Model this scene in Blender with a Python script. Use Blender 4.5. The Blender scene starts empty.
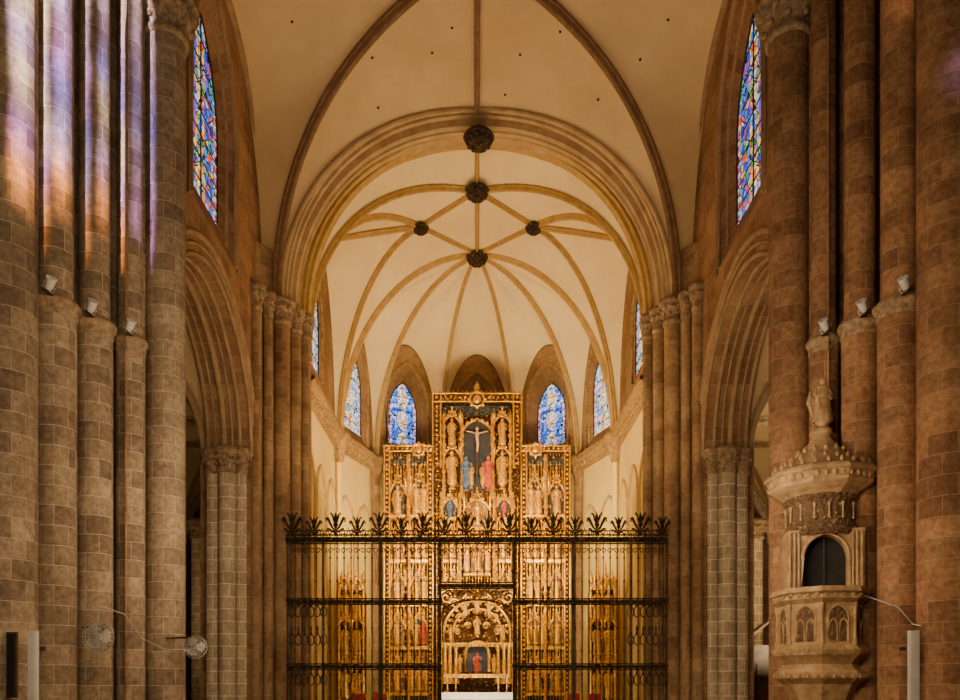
import bpy, math, random
from mathutils import Vector as V
from mathutils.bvhtree import BVHTree
random.seed(7)
pi=math.pi
COL=bpy.context.scene.collection
# ------------------------------------------------------------------ materials
def newmat(name):
    m=bpy.data.materials.new(name); m.use_nodes=True
    nt=m.node_tree; b=nt.nodes['Principled BSDF']
    return m,nt,b
def nd(nt,t,**k):
    n=nt.nodes.new(t)
    for a,v in k.items():
        if a in n.inputs.keys(): n.inputs[a].default_value=v
        else: setattr(n,a,v)
    return n
def c4(c): return (c[0],c[1],c[2],1)
def mixc(nt,a,b,fac,mode='MIX',f=None):
    n=nt.nodes.new('ShaderNodeMix'); n.data_type='RGBA'; n.blend_type=mode
    n.inputs[0].default_value=fac
    if f is not None: nt.links.new(f,n.inputs[0])
    for s,i in ((a,6),(b,7)):
        if isinstance(s,tuple): n.inputs[i].default_value=c4(s)
        else: nt.links.new(s,n.inputs[i])
    return n.outputs[2]
def stone(name,ca,cb,mortar,bw=.85,bh=.42,ms=.016,rough=.85,varc=(.55,.42,.3),bump=.5,fine=(.6,.58,.55),mf=.5):
    m,nt,b=newmat(name); L=nt.links.new
    uv=nd(nt,'ShaderNodeUVMap')
    tc=nd(nt,'ShaderNodeTexCoord')
    # slight irregularity of the courses
    nw=nd(nt,'ShaderNodeTexNoise',Scale=1.7,Detail=2.0); L(tc.outputs['Object'],nw.inputs['Vector'])
    sc_=nd(nt,'ShaderNodeVectorMath',operation='SCALE'); sc_.inputs['Scale'].default_value=.035; L(nw.outputs['Color'],sc_.inputs[0])
    av=nd(nt,'ShaderNodeVectorMath',operation='ADD'); L(uv.outputs[0],av.inputs[0]); L(sc_.outputs[0],av.inputs[1])
    br=nt.nodes.new('ShaderNodeTexBrick'); L(av.outputs[0],br.inputs['Vector'])
    br.inputs['Color1'].default_value=c4(ca); br.inputs['Color2'].default_value=c4(cb); br.inputs['Mortar'].default_value=c4(mortar)
    br.inputs['Scale'].default_value=1; br.inputs['Mortar Size'].default_value=ms; br.inputs['Mortar Smooth'].default_value=.4
    br.inputs['Brick Width'].default_value=bw; br.inputs['Row Height'].default_value=bh; br.inputs['Bias'].default_value=-.1
    n1=nd(nt,'ShaderNodeTexNoise',Scale=.55,Detail=6.0,Roughness=.65); L(tc.outputs['Object'],n1.inputs['Vector'])
    n2=nd(nt,'ShaderNodeTexNoise',Scale=9.0,Detail=8.0,Roughness=.7); L(tc.outputs['Object'],n2.inputs['Vector'])
    r1=nd(nt,'ShaderNodeValToRGB'); L(n1.outputs[0],r1.inputs[0])
    r1.color_ramp.elements[0].position=.35; r1.color_ramp.elements[0].color=c4(varc)
    r1.color_ramp.elements[1].position=.65; r1.color_ramp.elements[1].color=(1.15,1.15,1.15,1)
    r2=nd(nt,'ShaderNodeValToRGB'); L(n2.outputs[0],r2.inputs[0])
    r2.color_ramp.elements[0].position=.3; r2.color_ramp.elements[0].color=c4(fine)
    r2.color_ramp.elements[1].position=.7; r2.color_ramp.elements[1].color=(1.2,1.2,1.2,1)
    c=mixc(nt,br.outputs[0],r1.outputs[0],.8,'MULTIPLY'); c=mixc(nt,c,r2.outputs[0],.9,'MULTIPLY')
    g=nd(nt,'ShaderNodeMath',operation='MULTIPLY'); g.inputs[1].default_value=mf; L(br.outputs['Fac'],g.inputs[0])
    c=mixc(nt,c,mortar,1,'MIX',g.outputs[0])
    L(c,b.inputs['Base Color']); b.inputs['Roughness'].default_value=rough
    ma=nd(nt,'ShaderNodeMath',operation='MULTIPLY'); ma.inputs[1].default_value=-1.0; L(br.outputs['Fac'],ma.inputs[0])
    ad=nd(nt,'ShaderNodeMath',operation='MULTIPLY_ADD'); ad.inputs[1].default_value=.9; L(n2.outputs[0],ad.inputs[0]); L(ma.outputs[0],ad.inputs[2])
    bp=nd(nt,'ShaderNodeBump',Strength=bump,Distance=.03); L(ad.outputs[0],bp.inputs['Height']); L(bp.outputs[0],b.inputs['Normal'])
    return m
def plain(name,ca,cb,sc=3.0,rough=.8,metal=0.,bump=.3,dist=.03,det=6.0,pos=(.35,.65)):
    m,nt,b=newmat(name); L=nt.links.new
    tc=nd(nt,'ShaderNodeTexCoord')
    n1=nd(nt,'ShaderNodeTexNoise',Scale=sc,Detail=det,Roughness=.65); L(tc.outputs['Object'],n1.inputs['Vector'])
    r=nd(nt,'ShaderNodeValToRGB'); L(n1.outputs[0],r.inputs[0])
    r.color_ramp.elements[0].position=pos[0]; r.color_ramp.elements[0].color=c4(ca)
    r.color_ramp.elements[1].position=pos[1]; r.color_ramp.elements[1].color=c4(cb)
    L(r.outputs[0],b.inputs['Base Color']); b.inputs['Roughness'].default_value=rough; b.inputs['Metallic'].default_value=metal
    bp=nd(nt,'ShaderNodeBump',Strength=bump,Distance=dist); L(n1.outputs[0],bp.inputs['Height']); L(bp.outputs[0],b.inputs['Normal'])
    return m
def carved(name,dark,mid,hi,sc=6.0,metal=.6,rough=.38):
    m,nt,b=newmat(name); L=nt.links.new
    tc=nd(nt,'ShaderNodeTexCoord')
    v=nd(nt,'ShaderNodeTexVoronoi',Scale=sc); L(tc.outputs['Object'],v.inputs['Vector'])
    v2=nd(nt,'ShaderNodeTexVoronoi',Scale=sc*2.7); L(tc.outputs['Object'],v2.inputs['Vector'])
    n=nd(nt,'ShaderNodeTexNoise',Scale=sc*1.3,Detail=5.0); L(tc.outputs['Object'],n.inputs['Vector'])
    a=nd(nt,'ShaderNodeMath',operation='MULTIPLY_ADD'); a.inputs[1].default_value=.6
    L(v2.outputs[0],a.inputs[0]); L(v.outputs[0],a.inputs[2])
    s=nd(nt,'ShaderNodeMath',operation='MULTIPLY_ADD'); s.inputs[1].default_value=.7; L(n.outputs[0],s.inputs[0]); L(a.outputs[0],s.inputs[2])
    r=nd(nt,'ShaderNodeValToRGB'); L(s.outputs[0],r.inputs[0]); e=r.color_ramp.elements
    e[0].position=.45; e[0].color=c4(hi); e[1].position=1.0; e[1].color=c4(dark)  # dark end sits in the hollows: crevice shade put into the colour
    x=e.new(.75); x.color=c4(mid)
    L(r.outputs[0],b.inputs['Base Color']); b.inputs['Roughness'].default_value=rough; b.inputs['Metallic'].default_value=metal
    bp=nd(nt,'ShaderNodeBump',Strength=.9,Distance=.06,invert=True); L(s.outputs[0],bp.inputs['Height']); L(bp.outputs[0],b.inputs['Normal'])
    return m
def glass(name,cols,cols2,sc=3.5,strength=2.0,halfw=1.3,per=1.3):
    """leaded glass; UV.x is centred on the light: small border quarries, blue ground, figure medallions"""
    m,nt,b=newmat(name); L=nt.links.new
    uv=nd(nt,'ShaderNodeUVMap')
    def ramp(cs,src):
        r=nd(nt,'ShaderNodeValToRGB'); r.color_ramp.interpolation='CONSTANT'; L(src,r.inputs[0]); e=r.color_ramp.elements
        e[0].color=c4(cs[0]); e[1].position=1/len(cs); e[1].color=c4(cs[1])
        for i in range(2,len(cs)): e.new(i/len(cs)).color=c4(cs[i])
        return r.outputs[0]
    def math_(op,a,b_=None,c_=None):
        n=nd(nt,'ShaderNodeMath',operation=op)
        for i,x in enumerate((a,b_,c_)):
            if x is None: continue
            if isinstance(x,(int,float)): n.inputs[i].default_value=x
            else: L(x,n.inputs[i])
        return n.outputs[0]
    v=nd(nt,'ShaderNodeTexVoronoi',Scale=sc); L(uv.outputs[0],v.inputs['Vector'])
    ve=nd(nt,'ShaderNodeTexVoronoi',Scale=sc,feature='DISTANCE_TO_EDGE'); L(uv.outputs[0],ve.inputs['Vector'])
    sp=nd(nt,'ShaderNodeSeparateColor'); L(v.outputs['Color'],sp.inputs[0])
    g1=ramp(cols,sp.outputs[0]); g2=ramp(cols2,sp.outputs[1])
    xy=nd(nt,'ShaderNodeSeparateXYZ'); L(uv.outputs[0],xy.inputs[0])
    mz=math_('SUBTRACT',math_('PINGPONG',xy.outputs[1],per),per*.5)
    r2=math_('ADD',math_('MULTIPLY',math_('MULTIPLY',xy.outputs[0],xy.outputs[0]),2.6),math_('MULTIPLY',mz,mz))
    fig=math_('LESS_THAN',r2,per*per*.18)
    rim=math_('LESS_THAN',math_('ABSOLUTE',math_('SUBTRACT',r2,per*per*.18)),per*per*.025)
    c=mixc(nt,g1,g2,1,'MIX',fig)
    c=mixc(nt,c,(.85,.55,.12),1,'MIX',math_('MULTIPLY',rim,.75))
    bd=math_('GREATER_THAN',math_('ABSOLUTE',xy.outputs[0]),halfw*.8)
    chk=math_('GREATER_THAN',math_('FRACT',math_('MULTIPLY',xy.outputs[1],3.2)),.5)
    bc=mixc(nt,(.75,.08,.04),(.85,.8,.6),1,'MIX',chk)
    c=mixc(nt,c,bc,1,'MIX',math_('MULTIPLY',bd,.7))
    g=math_('GREATER_THAN',ve.outputs[0],.06)
    c=mixc(nt,(.008,.008,.01),c,1,'MIX',g)
    L(c,b.inputs['Base Color']); L(c,b.inputs['Emission Color']); b.inputs['Emission Strength'].default_value=strength  # panes glow by emission, standing in for daylight behind them
    b.inputs['Roughness'].default_value=.2
    return m
M={}
M['pierL']=stone('ashlar_pier_grey_brown',(.47,.345,.215),(.25,.17,.10),(.60,.48,.34),bw=.62,bh=.34,ms=.007,varc=(.5,.43,.37),fine=(.38,.35,.31),bump=.8,mf=.5)
M['pierR']=stone('ashlar_pier_red_brown',(.50,.265,.125),(.27,.135,.06),(.50,.33,.19),bw=.62,bh=.34,ms=.0065,varc=(.5,.4,.33),fine=(.38,.34,.3),bump=.8,mf=.5)
M['wall']=stone('ashlar_wall_brown',(.40,.225,.11),(.23,.12,.058),(.42,.28,.16),bw=.8,bh=.38,ms=.008)
M['far']=stone('ashlar_pier_sand',(.46,.295,.145),(.28,.165,.078),(.42,.28,.16),bw=.5,bh=.36,ms=.007)
M['grey']=stone('ashlar_pale_grey',(.60,.475,.315),(.44,.335,.21),(.88,.77,.58),bw=.5,bh=.36,ms=.012,varc=(.65,.6,.52),mf=.7)
M['apsewall']=stone('ashlar_apse',(.36,.22,.10),(.28,.165,.07),(.18,.11,.05),bw=.6,bh=.36,ms=.008)
M['archst']=plain('arch_stone',(.25,.15,.07),(.38,.24,.12),sc=2.5,bump=.25)
M['archp']=plain('arch_stone_pale',(.36,.23,.105),(.52,.36,.18),sc=1.8,bump=.2)
M['plaster']=plain('vault_plaster_tan',(.55,.385,.19),(.66,.475,.25),sc=.5,bump=.05)
M['plaster2']=plain('vault_plaster_cream',(.74,.56,.28),(.84,.66,.36),sc=.5,bump=.05)
M['cream']=plain('wall_plaster_cream',(.66,.47,.14),(.78,.57,.20),sc=.7,bump=.05)
M['ribn']=plain('rib_brown',(.20,.11,.05),(.29,.17,.08),sc=4)
M['riba']=plain('rib_ochre',(.40,.24,.07),(.54,.34,.11),sc=4)
M['trim']=plain('carved_stone_ochre',(.20,.115,.04),(.44,.27,.10),sc=7,bump=.8,dist=.06)
M['capst']=plain('capital_stone',(.18,.11,.06),(.46,.30,.16),sc=8,bump=.8,dist=.05)
M['pulpit']=plain('pulpit_stone',(.28,.16,.07),(.52,.33,.16),sc=5,bump=.6,dist=.03)
M['pulpitc']=carved('pulpit_carving',(.15,.08,.035),(.36,.22,.105),(.54,.35,.18),sc=10,metal=0,rough=.8)
M['boss']=carved('boss_dark_gilt',(.03,.015,.006),(.20,.11,.04),(.55,.34,.12),sc=9,metal=.2,rough=.6)
M['gold']=carved('gilded_carving',(.07,.025,.002),(.62,.29,.025),(.98,.58,.08),sc=8,metal=.45)
M['goldp']=plain('gilded_smooth',(.50,.23,.018),(.98,.56,.07),sc=8,rough=.3,metal=.55,bump=.3,dist=.02)
M['goldst']=plain('gilded_statue',(.34,.14,.012),(.90,.50,.075),sc=9,rough=.38,metal=.4,bump=.5,dist=.03)
M['niche']=plain('niche_dark_blue',(.01,.016,.04),(.05,.04,.035),sc=3,rough=.7)
M['nicher']=plain('niche_dark_gold',(.12,.045,.006),(.36,.16,.02),sc=4,rough=.5)
M['silver']=carved('silver_filigree',(.05,.05,.05),(.30,.26,.17),(.6,.5,.3),sc=10,metal=.4)
M['blue']=plain('robe_blue',(.015,.05,.16),(.14,.18,.26),sc=5)
M['red']=plain('robe_red',(.30,.02,.012),(.55,.12,.04),sc=5)
M['skin']=plain('painted_flesh',(.5,.29,.15),(.6,.38,.22),sc=5)
M['iron']=plain('wrought_iron',(.025,.016,.010),(.13,.08,.035),sc=6,rough=.4,metal=.5)
M['irong']=carved('gilded_iron_crest',(.025,.015,.006),(.19,.11,.035),(.58,.37,.13),sc=9,metal=.3,rough=.5)
M['white']=plain('white_cloth',(.75,.72,.66),(.88,.85,.8),sc=5)
M['whitep']=plain('white_plastic',(.58,.54,.48),(.68,.64,.58),sc=5,rough=.5,bump=.02)
M['velvet']=plain('red_velvet',(.28,.01,.01),(.45,.03,.02),sc=9)
M['wood']=plain('dark_wood',(.03,.014,.007),(.09,.045,.02),sc=6,rough=.5)
M['black']=plain('shade_and_panel_black',(.006,.005,.004),(.015,.012,.01),sc=4)  # painted shade for holes and recess; own colour of the notice panel
M['lead']=plain('window_lead',(.01,.01,.012),(.03,.03,.03),sc=4)
M['chrome']=plain('fan_wire',(.45,.42,.38),(.6,.56,.5),sc=4,rough=.3,metal=.7,bump=.02)
M['floor']=stone('floor_marble',(.32,.27,.22),(.1,.08,.07),(.05,.04,.03),bw=.6,bh=.6,ms=.006,rough=.25,bump=.1)
BL=[(.02,.10,.75),(.05,.25,.95),(.02,.05,.4),(.85,.12,.05),(.04,.18,.85),(.3,.08,.5),(.08,.45,.2),(.4,.6,.95),(.9,.6,.1)]
WM=[(.85,.10,.04),(.95,.55,.05),(.8,.8,.7),(.10,.45,.12),(.75,.3,.1),(.05,.2,.8),(.9,.7,.4)]
M['glassA']=glass('stained_glass_clerestory',BL,WM,5.5,1.05,1.3,1.25)
M['glassB']=glass('stained_glass_apse_blue',[(.03,.16,.9),(.08,.3,1),(.25,.45,1),(.05,.2,.8),(.45,.6,.95),(.03,.1,.6)],[(.9,.9,.95),(.8,.55,.2),(.3,.6,1),(.85,.3,.2),(.9,.85,.7)],7,1.5,.72,.95)
M['glassC']=glass('stained_glass_apse_warm',[(.15,.4,.95),(.7,.75,.9),(.9,.65,.3),(.25,.5,.9),(.1,.3,.9)],[(.95,.9,.8),(.8,.2,.1),(.9,.75,.4),(.2,.5,.25)],7,1.4,.85,.95)
# ------------------------------------------------------------------ mesh builder
class B:
    def __init__(s): s.v=[];s.f=[];s.uv=[];s.mi=[];s.sm=[];s.m=0
    def add(s,vs,fs,uvs=None,smooth=True):
        o=len(s.v); s.v+= [tuple(p) for p in vs]
        s.uv+= uvs if uvs else [(p[0]+p[1],p[2]) for p in vs]
        for f in fs: s.f.append([i+o for i in f]); s.mi.append(s.m); s.sm.append(smooth)
        return s
    def grid(s,rows,uvr=None,smooth=True,closed=False):
        n=len(rows[0]); vs=[p for r in rows for p in r]; fs=[]
        for i in range(len(rows)-1):
            for j in range(n-1+(1 if closed else 0)):
                k=(j+1)%n
                fs.append((i*n+j,i*n+k,(i+1)*n+k,(i+1)*n+j))
        return s.add(vs,fs,[u for r in uvr for u in r] if uvr else None,smooth)
    def lathe(s,prof,c=(0,0,0),n=20,mod=None,smooth=True,ph=0,sx=1,sy=1):
        rm=max(r for r,z in prof); rows=[];us=[]
        for r,z in prof:
            row=[];ur=[]
            for j in range(n+1):
                a=2*pi*j/n+ph; rr=r*(mod(a,z) if mod else 1)
                row.append((c[0]+rr*math.cos(a)*sx,c[1]+rr*math.sin(a)*sy,c[2]+z)); ur.append((a*rm+rm*3+c[0]*1.7,z+c[2]))
            rows.append(row);us.append(ur)
        return s.grid(rows,us,smooth)
    def ball(s,c,r,n=12,sx=1,sy=1,sz=1,mod=None):
        return s.lathe([(max(r*math.sin(pi*i/n),.0005),-r*sz*math.cos(pi*i/n)) for i in range(n+1)],c,n+4,mod,True,0,sx,sy)
    def tube(s,path,rad,n=6,smooth=True,flat=1):
        path=[V(p) for p in path]; rows=[]
        if not isinstance(rad,(list,tuple)): rad=[rad]*len(path)
        up=V((0,0,1)); d=(path[-1]-path[0])
        if d.length<1e-6: d=path[1]-path[0]
        if abs(d.normalized().z)>.9: up=V((0,1,0))
        for i,p in enumerate(path):
            t=(path[min(i+1,len(path)-1)]-path[max(i-1,0)]).normalized()
            a=t.cross(up)
            if a.length<1e-4: a=t.cross(V((1,0,0)))
            a.normalize(); b=t.cross(a).normalized()
            rows.append([tuple(p+a*math.cos(2*pi*j/n)*rad[i]*flat+b*math.sin(2*pi*j/n)*rad[i]) for j in range(n)])
        s.grid(rows,None,smooth,True)
        for r in (rows[0],rows[-1]): s.add(r,[list(range(n))],None,False)
        return s
    def sweep(s,path,prof,lat,smooth=False):
        path=[V(p) for p in path]; lat=V(lat).normalized(); rows=[];us=[];l=0
        pr=prof+[prof[0]]
        pl=[0]
        for i in range(1,len(pr)): pl.append(pl[-1]+math.hypot(pr[i][0]-pr[i-1][0],pr[i][1]-pr[i-1][1]))
        for i,p in enumerate(path):
            t=(path[min(i+1,len(path)-1)]-path[max(i-1,0)]).normalized()
            nn=lat.cross(t).normalized()
            if i: l+=(p-path[i-1]).length
            rows.append([tuple(p+lat*a+nn*b) for a,b in pr]); us.append([(x,l) for x in pl])
        s.grid(rows,us,smooth)
        for r in (rows[0],rows[-1]): s.add(r[:-1],[list(range(len(prof)))],None,False)
        return s
    def box(s,c,d,rot=0):
        x,y,z=d[0]/2,d[1]/2,d[2]/2; cs,sn=math.cos(rot),math.sin(rot)
        def P(a,b,e): return (c[0]+a*cs-b*sn,c[1]+a*sn+b*cs,c[2]+e)
        F=[[(-x,-y,-z),(x,-y,-z),(x,-y,z),(-x,-y,z)],[(x,y,-z),(-x,y,-z),(-x,y,z),(x,y,z)],[(x,-y,-z),(x,y,-z),(x,y,z),(x,-y,z)],[(-x,y,-z),(-x,-y,-z),(-x,-y,z),(-x,y,z)],[(-x,-y,z),(x,-y,z),(x,y,z),(-x,y,z)],[(-x,y,-z),(x,y,-z),(x,-y,-z),(-x,-y,-z)]]
        for k,q in enumerate(F):
            uv=[((p[0]+p[1]),p[2]) if k<4 else (p[0],p[1]) for p in q]
            s.add([P(*p) for p in q],[(0,1,2,3)],uv,False)
        return s
    def prism(s,poly,z0,z1):
        n=len(poly);l=0
        for i in range(n):
            a=poly[i];b=poly[(i+1)%n];d=math.dist(a,b)
            s.add([(a[0],a[1],z0),(b[0],b[1],z0),(b[0],b[1],z1),(a[0],a[1],z1)],[(0,1,2,3)],[(l,z0),(l+d,z0),(l+d,z1),(l,z1)],False); l+=d
        s.add([(p[0],p[1],z1) for p in poly],[list(range(n))],None,False)
        return s
    def mesh(s,name,mats):
        me=bpy.data.meshes.new(name); me.from_pydata(s.v,[],s.f)
        if not isinstance(mats,(list,tuple)): mats=[mats]
        for m in mats: me.materials.append(M[m])
        ul=me.uv_layers.new(name='UVMap')
        for l in me.loops: ul.data[l.index].uv=s.uv[l.vertex_index]
        me.polygons.foreach_set('use_smooth',s.sm); me.polygons.foreach_set('material_index',s.mi)
        me.update(); return me
    def obj(s,name,mats,parent=None,**k): return mkobj(s.mesh(name,mats),name,parent,**k)
W={}
def mkobj(me,name,parent=None,loc=(0,0,0),label=None,cat=None,group=None,kind=None,rot=None,scale=None):
    o=bpy.data.objects.new(name,me); COL.objects.link(o); w=V(loc); W[o.name]=w
    o.location=w
    if parent is not None:
        o.parent=parent; o.location=w-W[parent.name]
    if rot: o.rotation_euler=rot
    if scale: o.scale=scale
    if label:o['label']=label
    if cat:o['category']=cat
    if group:o['group']=group
    if kind:o['kind']=kind
    return o
def thing(name,loc,label,cat,group=None): return mkobj(None,name,None,loc,label,cat,group)
tn=[0]
def trim(b,mat,name=None):
    tn[0]+=1; return b.obj('trim_%d'%tn[0],mat,kind='structure')
# ------------------------------------------------------------------ arches
def parch(a,h,x):
    x=min(abs(x),a)
    if h>=a:
        R=(a*a+h*h)/(2*a); return math.sqrt(max(R*R-(x+R-a)**2,0))
    return h*math.sqrt(max(1-(x/a)**2,0))
def archpts(a,h,n=24):
    out=[]
    for i in range(n+1):
        th=pi*i/n; x=-a*math.cos(th); out.append((x,parch(a,h,x)))
    return out
def outline(c,a,zb,zs,h,n=20):
    return [(c-a,zb)]+[(c+x,zs+z) for x,z in archpts(a,h,n)]+[(c+a,zb)]
def selp(P,Q,p=2.,q=2.,n=18):
    P=V(P);Q=V(Q);out=[]
    for i in range(n+1):
        th=pi/2*i/n; s=max(math.cos(th),0)**(2/p); f=math.sin(th)**(2/q)
        out.append(V((Q.x+(P.x-Q.x)*s,Q.y+(P.y-Q.y)*s,P.z+(Q.z-P.z)*f)))
    return out
def wall(P0,P1,z0,top,ops,b,nrm,thick=0,m=40):
    P0=V((P0[0],P0[1],0));P1=V((P1[0],P1[1],0));L=(P1-P0).length;d=(P1-P0)/L;nn=V((nrm[0],nrm[1],0)).normalized()
    us=set(round(L*i/m,5) for i in range(m+1))
    for o in ops:
        for x,z in archpts(o['a'],o['h'],20): us.add(round(o['c']+x,5))
    us=sorted(u for u in us if -1e-6<=u<=L+1e-6)
    T=top if callable(top) else (lambda u:top)
    def P(u,z,t=0): q=P0+d*u+nn*t; return (q.x,q.y,z)
    for k in ([0,thick] if thick else [0]):
        for u0,u1 in zip(us,us[1:]):
            if u1-u0<1e-5: continue
            um=(u0+u1)/2; inn=[o for o in ops if abs(um-o['c'])<o['a']]
            inn.sort(key=lambda o:o['zb'])
            lo=(z0,z0)
            for o in inn:
                if o['zb']>lo[0]+1e-4: b.add([P(u0,lo[0],k),P(u1,lo[1],k),P(u1,o['zb'],k),P(u0,o['zb'],k)],[(0,1,2,3)],[(u0,lo[0]),(u1,lo[1]),(u1,o['zb']),(u0,o['zb'])],False)
                lo=(o['zs']+parch(o['a'],o['h'],u0-o['c']),o['zs']+parch(o['a'],o['h'],u1-o['c']))
            a0,a1=T(u0),T(u1)
            b.add([P(u0,lo[0],k),P(u1,lo[1],k),P(u1,a1,k),P(u0,a0,k)],[(0,1,2,3)],[(u0,lo[0]),(u1,lo[1]),(u1,a1),(u0,a0)],False)
    for o in ops:
        f=outline(o['c'],o['a'],o['zb'],o['zs'],o['h'])
        g=o.get('back'); dp=o.get('depth',thick)
        gg=outline(o['c'],*g) if g else f
        r0=[P(u,z,0) for u,z in f];r1=[P(u,z,dp) for u,z in gg]
        if not o.get('open'): r0.append(r0[0]);r1.append(r1[0])
        l=[0]
        for i in range(1,len(r0)): l.append(l[-1]+math.dist(r0[i],r0[i-1]))
        b.grid([r0,r1],[[(0,x) for x in l],[(dp,x) for x in l]],False)
    return P
def glasspane(P,o,name,mat,extra=-.02,mull=True):
    g=o['back']; f=outline(o['c'],*g); b=B(); t=o['depth']+extra
    b.add([P(u,z,t) for u,z in f],[list(range(len(f)))],[(u-o['c'],z) for u,z in f],False)
    w=b.obj(name,mat,kind='structure')
    a,zb,zs,h=g; bb=B(); c=o['c']
    z=zb+.35
    while z<zs+h*.8:
        hw=a if z<zs else a*.65
        bb.tube([P(c-hw,z,t-.02),P(c+hw,z,t-.02)],.018,4); z+=.6
    if mull: bb.tube([P(c,zb,t-.02),P(c,zs+h*.97,t-.02)],.02,4)
    bb.tube([P(u,zz,t-.02) for u,zz in outline(c,a-.03,zb+.03,zs,h-.03)],.03,4)
    bb.obj('glazing_bar','lead',w)
    return w
def rollp(r,n=8): return [(r*math.cos(2*pi*i/n),r*math.sin(2*pi*i/n)) for i in range(n)]
def ribprof(w,h):
    return [(-w,-.02),(-w,h*.3),(-w*.6,h*.35),(-w*.6,h*.6),(-w*.45,h*.85),(0,h),(w*.45,h*.85),(w*.6,h*.6),(w*.6,h*.35),(w,h*.3),(w,-.02)]
def rib(b,path,w,h):
    path=[V(p) for p in path]; d=path[-1]-path[0]; lat=V((-d.y,d.x,0))
    if lat.length<1e-5: lat=V((1,0,0))
    t=(path[-1]-path[-2]).normalized()
    if lat.cross(t).z>0: lat=-lat
    b.sweep(path,ribprof(w,h),lat,False)
# ------------------------------------------------------------------ setting
SP=13.5
b=B(); b.add([(-22,-6,0),(22,-6,0),(22,47,0),(-22,47,0)],[(0,1,2,3)],[(-22,-6),(22,-6),(22,47),(-22,47)],False); b.obj('floor','floor',kind='structure')
b=B(); b.box((0,31.5,.25),(11.1,12,.5)); trim(b,'floor')
YC=19.9; Y0,Y1=15.0,24.6
glassn=0
for sx,side in((-1,'left'),(1,'right')):
    X=6.6*sx
    def top(u): 
        y=Y0+u; s=min(abs(y-YC)/4.75,1); return 14+5.85*(1-s**2.4)**(1/2.2)
    b=B()
    ops=[dict(c=YC-Y0,a=3.4,zb=0,zs=8.5,h=3.55,open=True),
         dict(c=YC-Y0+.2,a=1.66,zb=13.1,zs=16.1,h=3.15,depth=.38,back=(1.28,14.0,16.1,2.5))]
    P=wall((X,Y0),(X,Y1),0,top,ops,b,(sx,0),0)
    f=outline(ops[0]['c'],3.4,0,8.5,3.55); r0=[P(u,z,0) for u,z in f]; r1=[P(u,z,1.3) for u,z in f]
    l=[0]
    for i in range(1,len(r0)): l.append(l[-1]+math.dist(r0[i],r0[i-1]))
    b.grid([r0,r1],[[(0,x) for x in l],[(1.3,x) for x in l]],False)
    b.obj('wall_'+side,'wall',kind='structure')
    b=B(); wall((X+1.3*sx,Y0),(X+1.3*sx,Y1),0,13,[ops[0]],b,(sx,0)); b.obj('wall_%s_aisle_face'%side,'wall',kind='structure')
    glassn+=1; glasspane(P,ops[1],'window_%d'%glassn,'glassA')
    b=B()
    for a,h,t,r in((3.41,3.56,-.01,.06),(3.62,3.79,-.03,.04),(3.84,4.03,-.02,.08),(3.37,3.51,.3,.06),(3.36,3.5,.52,.035),(3.35,3.49,.75,.08),(3.36,3.5,1.0,.035),(3.37,3.52,1.22,.06)):
        b.sweep([P(YC-Y0+x,8.5+z,t) for x,z in archpts(a,h,36)],rollp(r),(1,0,0),True)
    trim(b,'archst')
    b=B(); wc=ops[1]['c']
    for a,zb,zs,h,t,r in((1.67,13.08,16.1,3.18,-.02,.06),(1.85,12.95,16.1,3.42,-.03,.04),(1.5,13.6,16.1,2.85,.17,.05)):
        b.tube([P(wc+x,z,t) for x,z in outline(0,a,zb,zs,h,30)],r,8)
    b.tube([P(u,top(u)-.05,-.05) for u in [ (Y1-Y0)*i/40 for i in range(1,40)]],.10,8)
    trim(b,'archst')
# crossing vault
CZ=19.28
crown=(0,YC,20.1)
R={}
for sx in(-1,1):
    for ky,yc,xd in(('F',24.4,6.15),('N',16.3,6.95)):
        R[sx,ky,'d']=selp((xd*sx,yc,SP),crown,2.6,2.2,24)
        R[sx,ky,'t']=selp(((5.95 if ky=='F' else 6.9)*sx,yc,SP),(0,yc,CZ if ky=='F' else 19.9),2.25,2.1,24)
        pts=[]
        for i in range(25):
            th=pi/2*i/24; s=math.cos(th)**(2/2.4); f_=math.sin(th)**(2/2.2)
            pts.append(V(((6.62 if ky=='F' else 6.62+.3*s)*sx,YC+(yc-YC)*s*1.04,SP+.4*f_+(5.95)*f_)))
        R[sx,ky,'w']=pts
def patch(b,A,C,m=8,bulge=0):
    rows=[]
    for p,q in zip(A,C):
        rows.append([tuple(V(p).lerp(V(q),j/m)+V((0,0,bulge*4*(j/m)*(1-j/m)*min(1,(V(p)-V(q)).length/4)))) for j in range(m+1)])
    b.grid(rows,None,True)
b=B()
for sx in(-1,1):
    for k in 'FN':
        patch(b,R[sx,k,'d'],R[sx,k,'t'],8,.12); patch(b,R[sx,k,'w'],R[sx,k,'d'],8,.12)
b.obj('ceiling','plaster',kind='structure')
bvh=BVHTree.FromPolygons([V(v) for v in b.v],b.f)
b=B()
for sx in(-1,1):
    for k in 'FN': rib(b,R[sx,k,'d'],.13,.28)
trim(b,'ribn')
b=B(); rib(b,[(0,16.3,19.9),(0,YC,20.1),(0,24.4,CZ)],.09,.2); rib(b,[(-6.6,YC,19.85),(0,YC,20.1)],.10,.22); rib(b,[(6.6,YC,19.85),(0,YC,20.1)],.10,.22)
trim(b,'ribn')
for px,py in((378,108),(432,53),(372,58),(520,55),(598,100),(292,22),(560,32),(668,20),(640,60),(505,95),(452,28)):
    d=V(((px-477)/800,1,(690-py)/800)).normalized()
    hit=bvh.ray_cast(V((0,0,1.6)),d)
    if hit[0] is None: continue
    b=B(); b.lathe([(.001,-.02),(.03,-.02),(.04,.0),(.04,.03)],tuple(hit[0]),8); trim(b,'black')  # black plugs paint the shade inside small vault holes
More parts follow.
